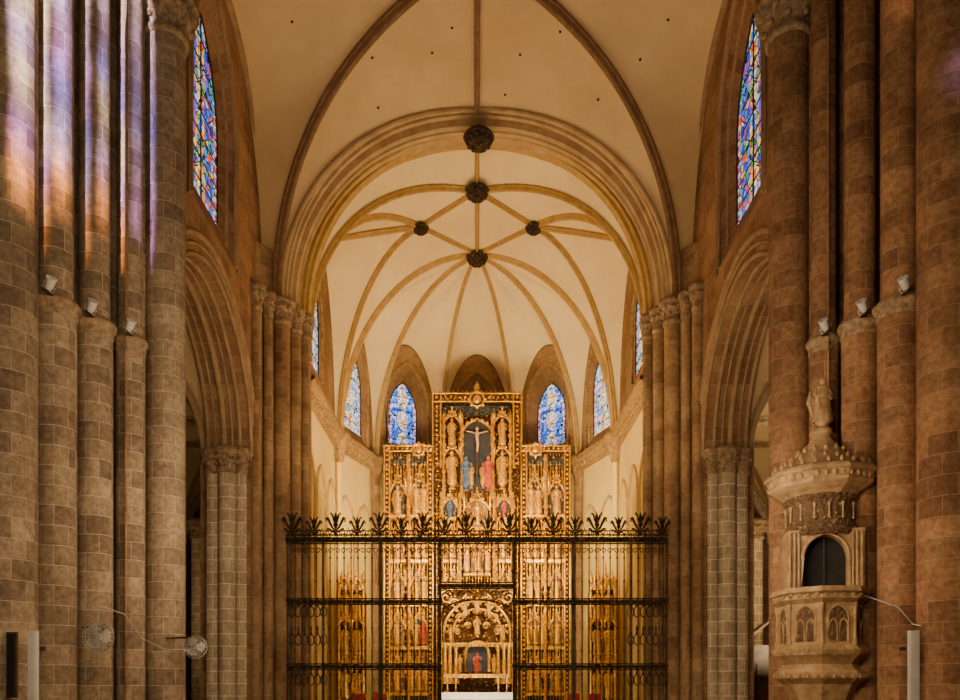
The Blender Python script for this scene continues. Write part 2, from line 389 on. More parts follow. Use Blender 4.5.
# chancel arch orders
def chord(b,hw,zc,y,pr,p=2.2,q=2.1,sm=True):
    pa=selp((-hw,y,SP),(0,y,zc),p,q,34); pb=selp((hw,y,SP),(0,y,zc),p,q,34)
    b.sweep(pa+pb[::-1][1:],pr,(0,1,0),sm)
b=B()
chord(b,5.96,19.26,24.35,rollp(.08,10))
chord(b,5.84,19.36,24.9,[(-.5,-.25),(-.5,.03),(-.36,.03),(-.34,.12),(-.26,.14),(-.2,.12),(-.2,.01),(.0,-.02),(.04,.18),(.14,.22),(.22,.18),(.24,.24),(.9,.24),(.9,-.25)],sm=False)
trim(b,'archp')
b=B(); chord(b,5.5,19.16,25.35,rollp(.06,10)); chord(b,5.42,19.18,25.8,[(-.2,-.35),(-.2,.02),(-.1,.03),(0,.08),(.1,.03),(.2,.02),(.2,-.35)],sm=False); trim(b,'riba')
# ------------------------------------------------------------------ apse
AR=5.6; ZC=11.4; ZS=11.7
vert=[(AR*math.cos(math.radians(a)),31.5+AR*math.sin(math.radians(a))) for a in(180,144,108,72,36,0)]
poly=[(-5.6,25.6)]+vert+[(5.6,25.6)]
b=B(); 
for p,q in zip(poly,poly[1:]):
    mid=V(((p[0]+q[0])/2,(p[1]+q[1])/2-31.5)); wall(p,q,0,ZC,[],b,mid,0,2)
b.obj('wall_apse','cream',kind='structure')
b=B(); wi=[]
for i,(p,q) in enumerate(zip(poly,poly[1:])):
    L=math.dist(p,q); side=i in(0,6); nn=(-1,0) if i==0 else ((1,0) if i==6 else ((p[0]+q[0])/2,(p[1]+q[1])/2-31.5))
    ap=17.6 if side else 17.0
    def top(u,L=L,ap=ap): 
        s=min(abs(u-L/2)/(L/2),1); return ZS+(ap-ZS)*math.sqrt(max(1-s*s,0))
    if side: o=dict(c=(L*.36 if i==0 else L*.64),a=.95,zb=12.6,zs=14.5,h=1.6,depth=.1,back=(.8,12.8,14.5,1.35))
    elif i in(1,5): o=dict(c=L/2,a=1.14,zb=12.0,zs=14.4,h=2.0,depth=.22,back=(.9,12.4,14.2,1.6))
    else: o=dict(c=L/2,a=1.04,zb=12.1,zs=14.4,h=1.8,depth=.42,back=(.74,12.65,14.1,1.4))
    P=wall(p,q,ZC,top,[o],b,nn)
    wi.append((P,o,i))
b.obj('wall_apse_clerestory','apsewall',kind='structure')
for P,o,i in wi:
    glassn+=1; glasspane(P,o,'window_%d'%glassn,'glassB' if i in(2,4) else 'glassC',mull=False)
    b=B()
    for da,t,r in((.04,-.03,.07),(-.1,o['depth']*.45,.04)):
        b.tube([P(u,z,t) for u,z in outline(o['c'],o['a']+da,o['zb']-da,o['zs'],o['h']+da,24)],r,6)
    trim(b,'trim')
b=B()
pr=[(0,-.3),(.12,-.3),(.16,-.15),(.3,-.02),(.36,.1),(.42,.1),(.42,.24),(0,.24)]
for p,q in zip(poly,poly[1:]):
    p=V((p[0],p[1],0));q=V((q[0],q[1],0)); mid=(p+q)/2
    d=(q-p).normalized(); n=V((-d.y,d.x,0)); 
    if n.dot(V((0,29.5,0))-mid)<0:n=-n
    rows=[]
    for e in(p-d*.1,q+d*.1): rows.append([tuple(e+n*a+V((0,0,ZC+z))) for a,z in pr])
    b.grid(rows,None,False)
for p,q in zip(poly,poly[1:]):
    L=math.dist(p,q); k=int(L/.3)
    for j in range(k):
        x=p[0]+(q[0]-p[0])*(j+.5)/k; y=p[1]+(q[1]-p[1])*(j+.5)/k; d=V((-x,31-y,0)).normalized()*.2
        b.ball((x+d.x,y+d.y,ZC-.12),.1,5,sz=1.2)
trim(b,'trim')
b=B()
for i in(0,1,5,6):
    p,q=poly[i],poly[i+1]; L=math.dist(p,q); k=3 if i in(0,6) else 2
    d=((q[0]-p[0])/L,(q[1]-p[1])/L); n=(-d[1],d[0])
    if n[0]*(0-p[0])<0: n=(-n[0],-n[1])
    for j in range(k):
        w=L/k; a=w/2-.12; cu=w*(j+.5)
        b.tube([(p[0]+d[0]*u+n[0]*.02,p[1]+d[1]*u+n[1]*.02,z) for u,z in outline(cu,a,.5,8.3,a*1.5)],.07,6)
trim(b,'riba')
A=(0,31.5,18.8); K=(0,27.5,18.8); zT=18.45
b=B(); rb=B()
ribs=[]
for i,v in enumerate(vert): ribs.append(selp((v[0]*.97,31.5+(v[1]-31.5)*.97,ZS),A,2,2))
for i in range(5):
    p,q=vert[i],vert[i+1]; m=((p[0]+q[0])/2,(p[1]+q[1])/2,17.05)
    patch(b,selp((p[0],p[1],ZS),m),ribs[i],6,.1); patch(b,selp((q[0],q[1],ZS),m),ribs[i+1],6,.1)
for r in ribs: rib(rb,r,.08,.2)
for sx in(-1,1):
    C1=(5.5*sx,25.8,SP-.6); C2=(5.45*sx,31.5,ZS); T=(2.05*sx,29.0,zT); Ms=(5.6*sx,28.55,17.65); CR=(0,25.8,19.25)
    c1T=selp(C1,T,2.2,2.1); c2T=selp(C2,T); c1K=selp(C1,K,2.2,2.1); c2A=selp(C2,A); arch=selp(C1,CR,2.2,2.1)
    patch(b,selp((5.6*sx,31.5,ZS),Ms),c2T,6,.08); patch(b,selp((5.6*sx,25.6,ZS),Ms),c1T,6,.08)
    patch(b,c1T,c1K,6,.05); patch(b,c1K,arch,6,.05); patch(b,c2T,c2A,6,.05)
    b.add([K,T,A],[(0,1,2)])
    for r in(c1T,c2T,c1K): rib(rb,r,.08,.2)
    rib(rb,[T,K],.065,.16); rib(rb,[T,A],.065,.16); rib(rb,[Ms,T],.065,.16)
rib(rb,[(0,25.8,19.25),K],.08,.2); rib(rb,[K,A],.08,.2)
b.obj('ceiling_apse','plaster2',kind='structure')
trim(rb,'riba')
for i,v in enumerate(vert):
    x,y=v[0]*.97,31.5+(v[1]-31.5)*.97
    t=thing('wall_shaft',(x,y,.5),'slender stone wall shaft with leafy corbel capital between apse windows','column','apse wall shafts')
    b=B(); 
    if i in(1,2,3,4): b.lathe([(.26,.5),(.26,.9),(.2,1),(.2,10.8)],(x,y,0),12)
    else: b.lathe([(.16,.5),(.14,.9),(.11,1),(.11,10.8)],(x,y,0),12)
    b.obj('shaft','far' if i in(1,2,3,4) else 'cream',t)
    b=B(); b.lathe([(.05,10.4),(.14,10.6),(.22,10.9),(.4,11.35),(.46,11.5),(.46,11.65),(.3,11.75),(.12,11.8)],(x,y,0),24,lambda a,z:1+.14*math.sin(7*a)*(z<11.4))
    b.obj('capital','trim',t)
# ------------------------------------------------------------------ bosses
def boss(c,r,lab):
    b=B(); b.ball(c,r,16,sz=.75,mod=lambda a,z:1+.07*math.cos(12*a))
    for k in range(12):
        a=2*pi*k/12; b.ball((c[0]+r*.78*math.cos(a),c[1]+r*.78*math.sin(a),c[2]-r*.35),r*.2,6)
    for k in range(6):
        a=2*pi*k/6; b.ball((c[0]+r*.4*math.cos(a),c[1]+r*.4*math.sin(a),c[2]-r*.66),r*.17,6)
    b.tube([(c[0]+r*1.02*math.cos(2*pi*k/24),c[1]+r*1.02*math.sin(2*pi*k/24),c[2]+.02) for k in range(25)],r*.14,6)
    o=b.mesh('vault_boss','boss')
    for v in o.vertices: v.co-=V(c)
    mkobj(o,'vault_boss',None,c,lab,'ceiling boss','carved keystones of the vault')
boss((.05,24.75,18.66),.42,'large dark carved boss at the crown of the chancel arch')
boss((0,27.4,18.65),.37,'dark foliate boss on the ridge of the choir vault')
for sx in(-1,1): boss((2.05*sx,29,18.33),.27,'small dark foliate boss where secondary ribs meet')
boss((0,31.5,18.6),.38,'dark foliate boss where the radiating apse ribs meet')
# ------------------------------------------------------------------ piers
def capital(b,x,y,z,r,h=.5,n=24):
    b.lathe([(r*1.02,z-h-.12),(r*1.2,z-h-.08),(r*1.2,z-h),(r*1.04,z-h+.04),(r*1.1,z-h*.6),(r*1.35,z-h*.3),(r*1.55,z-.1),(r*1.35,z-.08),(r*1.7,z),(r*1.7,z+.12),(r*1.2,z+.2),(r,z+.22)],(x,y,0),n,lambda a,zz:1+(.1*math.sin(8*a) if z-h<zz<z-.09 else 0))
    for k in range(8):
        a=2*pi*k/8; b.ball((x+r*1.45*math.cos(a),y+r*1.45*math.sin(a),z-.16),r*.22,5)
        a+=pi/8; b.ball((x+r*1.2*math.cos(a),y+r*1.2*math.sin(a),z-h*.62),r*.18,5)
def ring(b,x,y,z,r):
    b.lathe([(r,z-.14),(r*1.1,z-.1),(r*1.12,z-.05),(r*1.06,z),(r*1.24,z+.05),(r*1.28,z+.11),(r*1.16,z+.15),(r*.95,z+.22)],(x,y,0),24)
SHN=[(7.85,13.3,.49,0),(7.33,13.9,.33,1),(7.01,14.66,.30,1),(6.65,15.35,.255,1),(6.25,16.05,.38,2)]
for sx,mt,lab in((-1,'pierL','massive clustered ashlar pier touched by coloured window light'),(1,'pierR','massive clustered red-brown ashlar pier carrying the pulpit')):
    t=thing('clustered_pier',(8*sx,15.2,0),lab,'column')
    b=B(); b.prism([(x*sx,y) for x,y in[(8.5,13.1),(8.1,13.8),(7.75,14.6),(7.4,15.3),(6.95,16.0),(6.75,17.0),(9.6,17.0),(9.6,13.1)]],0,22); b.obj('core',mt,t)
    for x,y,r,k in SHN:
        b=B()
        if k==1: b.lathe([(r*1.4,0),(r*1.4,.5),(r*1.1,.8),(r*1.04,.9),(r*1.04,8.1)],(x*sx,y,0),28); b.lathe([(r*.88,8.1),(r*.88,22)],(x*sx,y,0),28)
        elif k==2: b.lathe([(r*1.35,0),(r*1.35,.5),(r*1.1,.8),(r,.9),(r,15),(r*.95,15.2),(r*.95,22)],(x*sx,y,0),28)
        else: b.lathe([(r*1.35,0),(r*1.35,.5),(r*1.1,.8),(r,.9),(r,22)],(x*sx,y,0),28)
        b.obj('shaft',mt,t)
        if k: 
            b=B()
            if k==1: ring(b,x*sx,y,8.15,r)
            else: capital(b,x*sx,y,15.2,r,.55)
            b.obj('capital' if k==2 else 'moulded_ring','capst',t)
    for (x0,y0,_,_),(x1,y1,_,_) in zip(SHN,SHN[1:]):
        b=B(); b.lathe([(.05,0),(.05,22)],((x0+x1)/2*sx+.16*sx,(y0+y1)/2+.12,0),10)
        b.obj('colonnette',mt,t)
SHF=[(6.5,23.55,.16),(6.27,24.0,.14),(5.97,24.5,.24),(5.68,25.05,.17),(5.45,25.55,.16)]
for sx in(-1,1):
    t=thing('clustered_pier',(7*sx,24.6,0),'clustered sandstone pier of the chancel arch with leafy capitals','column')
    b=B(); b.prism([(x*sx,y) for x,y in[(6.7,23.7),(6.2,24.45),(5.75,25.35),(5.58,26.1),(8.2,26.1),(8.2,23.7)]],0,13.6)
    b.prism([(x*sx,y) for x,y in[(6.66,23.8),(6.2,24.4),(5.9,25.2),(5.75,26.1),(8.2,26.1),(8.2,23.8)]],13.4,15); b.obj('core','far',t)
    for x,y,r in SHF:
        b=B(); b.lathe([(r*1.5,0),(r*1.5,.6),(r*1.1,.9),(r,1),(r,13.1)],(x*sx,y,0),20); b.obj('shaft','far',t)
        b=B(); capital(b,x*sx,y,13.35,r,.5,20); b.obj('capital','capst',t)
    for x,y,r in[(7.72,23.45,.22),(7.28,23.3,.25),(6.87,23.4,.19)]:
        b=B(); b.lathe([(r*1.5,0),(r*1.5,.6),(r*1.1,.9),(r,1),(r,8.3)],(x*sx,y,0),20); b.obj('shaft','grey',t)
        b=B(); capital(b,x*sx,y,8.45,r,.45,20); b.obj('capital','capst',t)
# ------------------------------------------------------------------ aisles (groin vaulted bays)
for sx,side in((-1,'left'),(1,'right')):
    xi,xo=7.9,14.0; xc=(xi+xo)/2; a=(xo-xi)/2
    bays=[(16.3,23.5),(23.5,30.7),(30.7,37.9),(37.9,45.1)]
    b=B()
    for y0,y1 in bays:
        ym=(y0+y1)/2; ha=(y1-y0)/2; rows=[]
        N_=28
        for i in range(N_+1):
            y=ym-ha*math.cos(pi*i/N_)
            row=[]
            for j in range(N_+1):
                x=-a*math.cos(pi*j/N_)
                row.append((sx*(xc+x),y,8.5+max(parch(a,3.5,x),parch(ha,3.65,y-ym))))
            rows.append(row)
        b.grid(rows,None,False)
    b.obj('ceiling_aisle_'+side,'plaster',kind='structure')
    b=B(); b.add([(sx*xo,14,0),(sx*xo,46,0),(sx*xo,46,12.6),(sx*xo,14,12.6)],[(0,1,2,3)],[(14,0),(46,0),(46,12.6),(14,12.6)],False)
    b.add([(sx*xi,26,0),(sx*xi,46,0),(sx*xi,46,12.6),(sx*xi,26,12.6)],[(0,1,2,3)],[(14,0),(46,0),(46,12.6),(14,12.6)],False)
    b.add([(sx*xi,45,0),(sx*xo,45,0),(sx*xo,45,13),(sx*xi,45,13)],[(0,1,2,3)],[(0,0),(6,0),(6,13),(0,13)],False)
    b.obj('wall_aisle_'+side,'grey' if sx>0 else 'wall',kind='structure')
    for y in(23.9,30.7,37.9):
        b=B()
        for yy,r,da in((y-.28,.10,.0),(y,.2,-.1),(y+.28,.10,0)):
            b.sweep([(sx*(xc+x),yy,8.5+z) for x,z in archpts(a+da,3.5+da,30)],rollp(r),(0,1,0),True)
        trim(b,'grey' if sx>0 else 'archst')
    b=B()
    for y0,y1 in bays:
        for e in(-1,1):
            for u in(y0,y1): rib(b,selp((sx*(xc+e*a*.99),u,8.5),(sx*xc,(y0+y1)/2,12.0),2.1,2.05,14),.09,.2)
    trim(b,'archst')
    for x,y in((11.25,32.5),(12.9,40)):
        t=thing('aisle_column',(sx*x,y,0),'pale stone aisle column with small leafy capital','column','aisle columns')
        r=.34 if y<40 else .4
        b=B(); b.lathe([(r*1.5,0),(r*1.5,.6),(r,.9),(r,8.1)],(sx*x,y,0),20); b.obj('shaft','grey',t)
        b=B(); capital(b,sx*x,y,8.3,r,.5); b.obj('capital','capst',t)
# ------------------------------------------------------------------ statues
def statue(h=1.3,base=True,wd=1.):
    b=B(); s=h/1.3
    if base: b.lathe([(.16*s,-.22*s),(.08*s,-.16*s),(.10*s,-.08*s),(.22*s,0),(.2*s,.02*s),(.01,.02*s)],(0,0,0),10)
    b.lathe([(.19*s*wd,.0),(.2*s*wd,.05*s),(.17*s*wd,.35*s),(.15*s*wd,.62*s),(.13*s*wd,.75*s),(.17*s,.9*s),(.19*s,1.0*s),(.15*s,1.06*s),(.06*s,1.09*s),(.05*s,1.14*s)],(0,0,0),22,lambda a,z:1+.13*math.sin(9*a+z*4)*(z<.85*s),sy=.72)
    b.ball((0,-.01*s,1.2*s),.088*s,8,sz=1.25)
    for k in(-1,1):
        b.tube([(k*.17*s,0,.98*s),(k*.23*s,-.03*s,.8*s),(k*.2*s,-.12*s,.68*s),(k*.07*s,-.2*s,.76*s)],[.06*s,.06*s,.05*s,.035*s],6)
    b.tube([(-.12*s,-.08*s,.95*s),(-.2*s,-.12*s,.6*s),(-.12*s,-.16*s,.3*s)],[.04*s,.07*s,.03*s],5)
    return b
st=statue().mesh('statue','goldst'); stb=statue().mesh('statue','blue'); strd=statue().mesh('statue','red'); stp=statue(.82,True,1.4)
# ------------------------------------------------------------------ reredos
RY=34.0; S=.0425
def zz(py): return 1.6+(690-py)*S
rer=thing('altarpiece',(0,RY,.5),'towering gilded gothic altarpiece with niches, saints and stepped carved frame','altarpiece')
b=B(); b.box((0,RY+.2,(zz(395)+.5)/2),(88*S,.35,zz(395)-.5)); b.box((0,RY+.15,(zz(447)+.5)/2),(185*S,.35,zz(447)-.5)); b.obj('panel','gold',rer)
def frame(x0,x1,z0,z1,w=.32,mat='gold',dy=-.12,top=True):
    b=B(); d=.3
    b.box((x0+w/2,RY+dy,(z0+z1)/2),(w,d,z1-z0)); b.box((x1-w/2,RY+dy,(z0+z1)/2),(w,d,z1-z0))
    if top: b.box(((x0+x1)/2,RY+dy,z1-w/2),(x1-x0-2*w,d,w))
    b.obj('frame_border',mat,rer)
    b=B(); 
    for x in(x0+.04,x0+w-.04,x1-w+.04,x1-.04): b.tube([(x,RY+dy-d/2,z0),(x,RY+dy-d/2,z1)],.035,6)
    if top:
        for z in(z1-.04,z1-w+.04): b.tube([(x0,RY+dy-d/2,z),(x1,RY+dy-d/2,z)],.035,6)
    z=z0+.2
    while z<z1-.1:
        b.ball((x0+w/2,RY+dy-d/2,z),.05,5,sy=.6); b.ball((x1-w/2,RY+dy-d/2,z),.05,5,sy=.6); z+=.2
    if top:
        x=x0+.2
        while x<x1: b.ball((x,RY+dy-d/2,z1-w/2),.05,5,sy=.6); x+=.2
    b.obj('frame_moulding','goldp',rer)
frame(-45*S,45*S,zz(470),zz(395),.42)
frame(-93*S,-43*S,.5,zz(447),.30); frame(43*S,93*S,.5,zz(447),.30)
for x0,x1,z in((-45,45,395),(-93,-45,447),(45,93,447)):
    b=B(); x=x0*S+.1
    while x<x1*S: b.lathe([(.03,0),(.06,.06),(.02,.1),(.002,.2)],(x,RY-.1,zz(z)),6); x+=.2
    b.obj('cresting','goldp',rer)
b=B()
for i in range(60):
    x=(-88+176*i/59)*S
    if abs(abs(x)-45*S)<.1: continue
    z=.5; zt=zz(452) if abs(x)>44*S else zz(500)
    b.tube([(x,RY-.07,z),(x,RY-.07,zt)],.016,4)
    z=.9+(i%3)*.3
    while z<zt: b.lathe([(.025,0),(.05,.05),(.02,.1),(.002,.22)],(x,RY-.09,z),5); z+=.6
b.obj('fretwork','goldp',rer)
def pil(h,w=.08):
    b=B(); pr=[]; z=0
    while z<h-.5:
        pr+=[(w*1.5,z),(w*1.5,z+.06),(w,z+.1),(w*.8,z+.42),(w*1.25,z+.46),(w*.6,z+.5)]; z+=.52
    pr+=[(w*1.2,z),(w*.6,z+.15),(.005,h)]
    b.lathe(pr,(0,0,0),6,None,False,pi/6)
    return b.mesh('pilaster','goldp')
pm=pil(5.0); pm2=pil(11)
for x in(-68,-35,-17,17,35,68):
    mkobj(pm2,'pilaster',rer,(x*S,RY-.2,.5),scale=(1,1,(zz(458)-.5)/11 if abs(x)>40 else (zz(495)-.5)/11))
for x in(-15,15,-33,33): mkobj(pm,'pilaster',rer,(x*S,RY-.2,zz(500)),scale=(.9,.9,(90*S)/5.0*.95))
def canopy(w,h):
    b=B(); a=w/2
    b.tube([(x,-.12,z) for x,z in archpts(a*.9,h*.42,12)],.035,5)
    for q_ in(-1,1): b.tube([(q_*a,-.14,.0),(q_*a*.45,-.15,h*.33),(q_*a*.12,-.15,h*.6),(0,-.15,h)],[.045,.04,.035,.02],5)
    for k in(-1,1):
        for f in(.2,.45,.7): b.ball((k*a*(1-f)*.85,-.17,h*f*.85+.06),.05,5)
        b.lathe([(.05,-.1),(.05,h*.5),(.07,h*.52),(.03,h*.6),(.003,h*.95)],(k*a,-.1,0),6)
    for k in range(5):
        x=-a*.8+k*a*.4; b.tube([(x,-.05,h*.3),(x,-.05,h*1.0-abs(x)*.5)],.02,4)
    b.ball((0,-.15,h),.06,5)
    return b.mesh('canopy','goldp')
cm={}
def cmesh(w,h):
    if (w,h) not in cm: cm[w,h]=canopy(w,h)
    return cm[w,h]
def niche(dx,w,yb,yt,figs='g',bg='niche',hs=.62):
    x=dx*S; W_=w*S; z0=zz(yb); H=zz(yt)-z0
    b=B(); f=outline(0,W_*.38,0,H*.5,min(W_*.5,H*.26),10); b.add([(x+u,RY-.10,z0+z) for u,z in f],[list(range(len(f)))],None,False)
    b.obj('niche_back',bg,rer)
    mkobj(cmesh(round(W_*.92,2),round(H*.5,2)),'canopy',rer,(x,RY-.05,z0+H*.52))
    mm={'g':st,'b':stb,'r':strd}
    n=len(figs)
    for i,g in enumerate(figs):
        sc=H*hs/1.3*random.uniform(.88,1)
        o=mkobj(mm[g],'statue',rer,(x+(i-(n-1)/2)*W_*.36,RY-.22,z0+.16),scale=(sc*.95,sc,sc))
        o.rotation_euler=(0,0,random.uniform(-.4,.4))
    b=B(); b.box((x,RY-.2,z0-.02),(W_*.95,.3,.10)); b.tube([(x-W_*.47,RY-.36,z0+.03),(x+W_*.47,RY-.36,z0+.03)],.03,5)
    b.obj('ledge','goldp',rer)
for sg in(-1,1):
    niche(sg*79,17,518,470); niche(sg*57,20,518,468,'gg','niche')
    for yb,yt in((562,520),(605,565),(648,608),(694,651)):
        niche(sg*79,17,yb,yt,'g','nicher'); niche(sg*57,20,yb,yt,random.choice(['gg','gr','bg','ggg']),random.choice(['niche','nicher']))
        niche(sg*26,16,yb,yt,'g','nicher')
for yb,yt in((530,490),(575,533)): niche(0,28,yb,yt,'ggg' if yb==575 else 'g','nicher',.62)
niche(-27,14,520,493,'b');niche(27,14,520,493,'r')
for x,z,d in((-69,462,(36*S,.08,10*S)),(69,462,(36*S,.08,10*S)),(0,411,(66*S,.08,9*S))):
    b=B(); b.box((x*S,RY-.05,zz(z)),d); b.obj('filigree_panel','silver',rer)
b=B(); f=outline(0,15*S,zz(492),zz(440),18*S); b.add([(u,RY-.08,z) for u,z in f],[list(range(len(f)))],None,False); b.obj('calvary_back','niche',rer)
b=B(); b.tube([(u,RY-.14,z) for u,z in outline(0,16*S,zz(492),zz(440),19*S)],.06,6)
for k in range(11):
    a=pi*k/10; b.ball((16.5*S*math.cos(a),RY-.16,zz(440)+19*S*math.sin(a)),.09,5)
b.obj('calvary_arch','goldp',rer)
for k,m in((-1,stb),(1,strd)): mkobj(m,'statue',rer,(k*11*S,RY-.3,zz(487)),scale=(.85,.8,.95)); mkobj(st,'statue',rer,(k*6*S,RY-.25,zz(486)),scale=(.6,.6,.7))
for k in(-1,1): mkobj(st,'statue',rer,(k*25*S,RY-.25,zz(485)),scale=(1.0,1.0,1.05)); mkobj(st,'statue',rer,(k*25*S,RY-.25,zz(445)),scale=(.75,.75,.8)); mkobj(cmesh(.7,.7),'canopy',rer,(k*25*S,RY-.1,zz(457))); mkobj(cmesh(.7,.6),'canopy',rer,(k*25*S,RY-.1,zz(424)))
b=B(); b.box((0,RY-.2,zz(450)),(.09,.1,2.4)); b.box((0,RY-.2,zz(434)),(1.0,.1,.09)); b.obj('cross','wood',rer)
b=B(); 
zc=zz(434)
b.tube([(0,RY-.3,zc-.85),(.03,RY-.34,zc-.55),(0,RY-.32,zc-.28),(0,RY-.32,zc-.08),(0,RY-.33,zc+.02)],[.04,.06,.075,.1,.04],8)
b.ball((0,RY-.37,zc+.1),.07,8,sz=1.25)
for k in(-1,1): b.tube([(k*.07,RY-.32,zc-.08),(k*.25,RY-.3,zc-.02),(k*.45,RY-.28,zc+.03)],[.038,.03,.02],6)
b.obj('crucified_figure','skin',rer)
def roundel(x,z,r):
    b=B(); b.tube([(x+r*math.cos(2*pi*k/20),RY-.32,z+r*math.sin(2*pi*k/20)) for k in range(21)],.05,6); b.ball((x,RY-.3,z),r*.62,8,sy=.5)
    for k in range(8): b.ball((x+r*1.15*math.cos(pi*k/4),RY-.3,z+r*1.15*math.sin(pi*k/4)),.07,5)
    b.obj('roundel','goldp',rer)
roundel(0,zz(402),.3); roundel(-58*S,zz(452),.24); roundel(58*S,zz(452),.24)
mkobj(st,'statue',rer,(0,RY-.1,zz(398)),scale=(.5,.5,.5))
for sx in(-1,1):
    x,y=sx*4.65,30.2
    t=thing('wall_monument',(x,y,.5),'gilded gothic wall monument with pinnacles and small saints','monument','gilded monuments beside the altar')
    b=B(); b.box((x,y,2.9),(.8,1.1,4.8)); b.obj('body','gold',t)
    for xo_ in(-.22,.22):
        for z in(1.3,2.9,4.2):
            mkobj(st,'statue',t,(x+xo_,y-.68,z),scale=(.75,.75,.85))
            mkobj(cmesh(.5,.5),'canopy',t,(x+xo_,y-.6,z+1.1))
    b=B()
    for k in(-.4,-.15,.15,.4): b.lathe([(.08,0),(.08,.5),(.11,.55),(.06,.6),(.003,1.4-abs(k)*1.5)],(x+k,y-.3,5.3),6)
    for k in(-.45,0,.45): b.lathe([(.06,0),(.06,4.9),(.003,5.3)],(x+k,y-.6,.5),6)
    b.obj('pinnacle','goldp',t)
# ------------------------------------------------------------------ tabernacle + altar
TY=30.0; q=TY/800
def tz(py): return 1.6+(690-py)*q
t=thing('tabernacle',(0,TY,.5),'gilded baroque tabernacle with arched crest and central niche','tabernacle')
b=B(); b.box((0,TY+.35,(tz(640)+.5)/2),(70*q,.5,tz(640)-.5)); f=outline(0,34*q,tz(642),tz(632),34*q*1.02); n=len(f)
b.add([(u,TY+.12,z) for u,z in f],[list(range(n))],None,False); b.box((0,TY+.6,(tz(588)+tz(640))/2),(72*q,.1,tz(588)-tz(640))); b.obj('body','gold',t)
for dx in(-32,-27,-21,21,27,32):
    b=B(); b.lathe([(.12,0),(.12,.15),(.07,.2),(.08,.6),(.06,1.25),(.11,1.35),(.13,1.45)],(dx*q,TY-.05,tz(684)),10,lambda a,z:1+.1*math.sin(6*a+z*12)); b.obj('column','goldp',t)
for r0 in(33,24):
    b=B(); b.tube([(u,TY+.02,z) for u,z in outline(0,r0*q,tz(643),tz(632),r0*q*.95)],.05,6)
    for k in range(r0//2):
        a=pi*k/(r0//2-1); b.ball(((r0-3)*q*math.cos(a),TY,tz(632)+(r0-3)*q*.95*math.sin(a)),.06,6)
    b.obj('arch_moulding','goldp',t)
for k in(-1,1):
    for cx,cz,rr in((31,598,.28),(22,604,.2),(9,599,.18),(17,618,.16),(9,626,.14),(20,632,.14)):
        b=B(); b.tube([(k*cx*q+k*rr*(1-.8*s/16)*math.cos(s*.6),TY-.03,tz(cz)+rr*(1-.8*s/16)*math.sin(s*.6)) for s in range(17)],.035,5); b.obj('scroll','goldp',t)
b=B(); f=outline(0,11*q,tz(672),tz(655),12*q); b.add([(u,TY+.02,z) for u,z in f],[list(range(len(f)))],None,False); b.obj('niche_back','niche',t)
b=B(); b.tube([(u,TY-.02,z) for u,z in outline(0,12*q,tz(672),tz(655),13*q)],.07,6); b.box((0,TY,tz(676)),(66*q,.35,.14)); b.box((0,TY-.02,tz(645)),(70*q,.3,.14)); 
for k in range(18): b.ball((-33*q+66*q*k/17,TY-.18,tz(645)),.06,5); b.ball((-33*q+66*q*k/17,TY-.18,tz(676)),.05,5)
b.obj('cornice','goldp',t)
mkobj(strd,'statue',t,(0,TY-.15,tz(671)),scale=(.6,.55,.52)); mkobj(stb,'statue',t,(.02,TY-.1,tz(670)),scale=(.75,.4,.48))
mkobj(st,'statue',t,(0,TY-.1,tz(634)),scale=(.55,.45,.5)); mkobj(st,'statue',t,(0,TY-.1,tz(612)),scale=(.45,.4,.4))
for k in(-1,1): mkobj(st,'statue',t,(k*26*q,TY-.15,tz(640)),scale=(.4,.4,.42)); mkobj(st,'statue',t,(k*12*q,TY-.1,tz(616)),scale=(.35,.35,.38)); mkobj(st,'statue',t,(k*17*q,TY-.15,tz(672)),scale=(.4,.4,.5))
t=thing('altar_screen',(0,TY+.9,.5),'gilt-edged crimson panel screen standing behind the tabernacle','screen')
b=B(); b.box((0,TY+.9,2.4),(2.75,.1,3.8)); b.obj('panel','velvet',t)
b=B(); 
for x in(-1.4,1.4): b.box((x,TY+.85,2.45),(.12,.16,3.9))
b.box((0,TY+.85,4.4),(2.9,.16,.14)); b.obj('frame','goldp',t)
t=thing('altar_table',(0,28.2,.5),'altar table draped in white cloth with gilded front','altar')
b=B(); b.box((0,28.2,.95),(2.3,.9,.9)); b.obj('base','gold',t)
b=B(); b.box((0,28.2,1.46),(2.6,1.15,.1)); b.box((0,27.62,1.36),(2.6,.03,.2)); b.obj('cloth','white',t)
for x in(-1.05,-.75,.75,1.05):
    t=thing('candlestick',(x,28.3,1.51),'gilt altar candlestick with a white candle','candlestick','altar candlesticks')
    b=B(); b.lathe([(.08,0),(.07,.03),(.02,.06),(.03,.15),(.02,.3),(.05,.34),(.05,.36)],(x,28.3,1.51),10); b.obj('stem','goldp',t)
    b=B(); b.lathe([(.02,.36),(.02,.6),(.002,.61)],(x,28.3,1.51),8); b.obj('candle','white',t)
for x in(-3.9,-3.2,3.2,3.9):
    t=thing('armchair',(x,26.7,.5),'gilt armchair upholstered in crimson velvet','chair','presbytery chairs')
    b=B(); b.box((x,26.7,.95),(.45,.45,.12)); b.obj('seat','velvet',t)
    b=B(); b.box((x,26.5,1.22),(.4,.06,.5)); b.obj('backrest','velvet',t)
    b=B(); b.tube([(x-.23,26.5,.5),(x-.23,26.5,1.5),(x,26.5,1.58),(x+.23,26.5,1.5),(x+.23,26.5,.5)],.03,6); b.obj('back_frame','goldp',t)
    for a_,c_ in((-.2,.2),(.2,.2)):
        b=B(); b.tube([(x+a_,26.7+c_,.5),(x+a_,26.7+c_,.9)],.03,6); b.obj('leg','goldp',t)
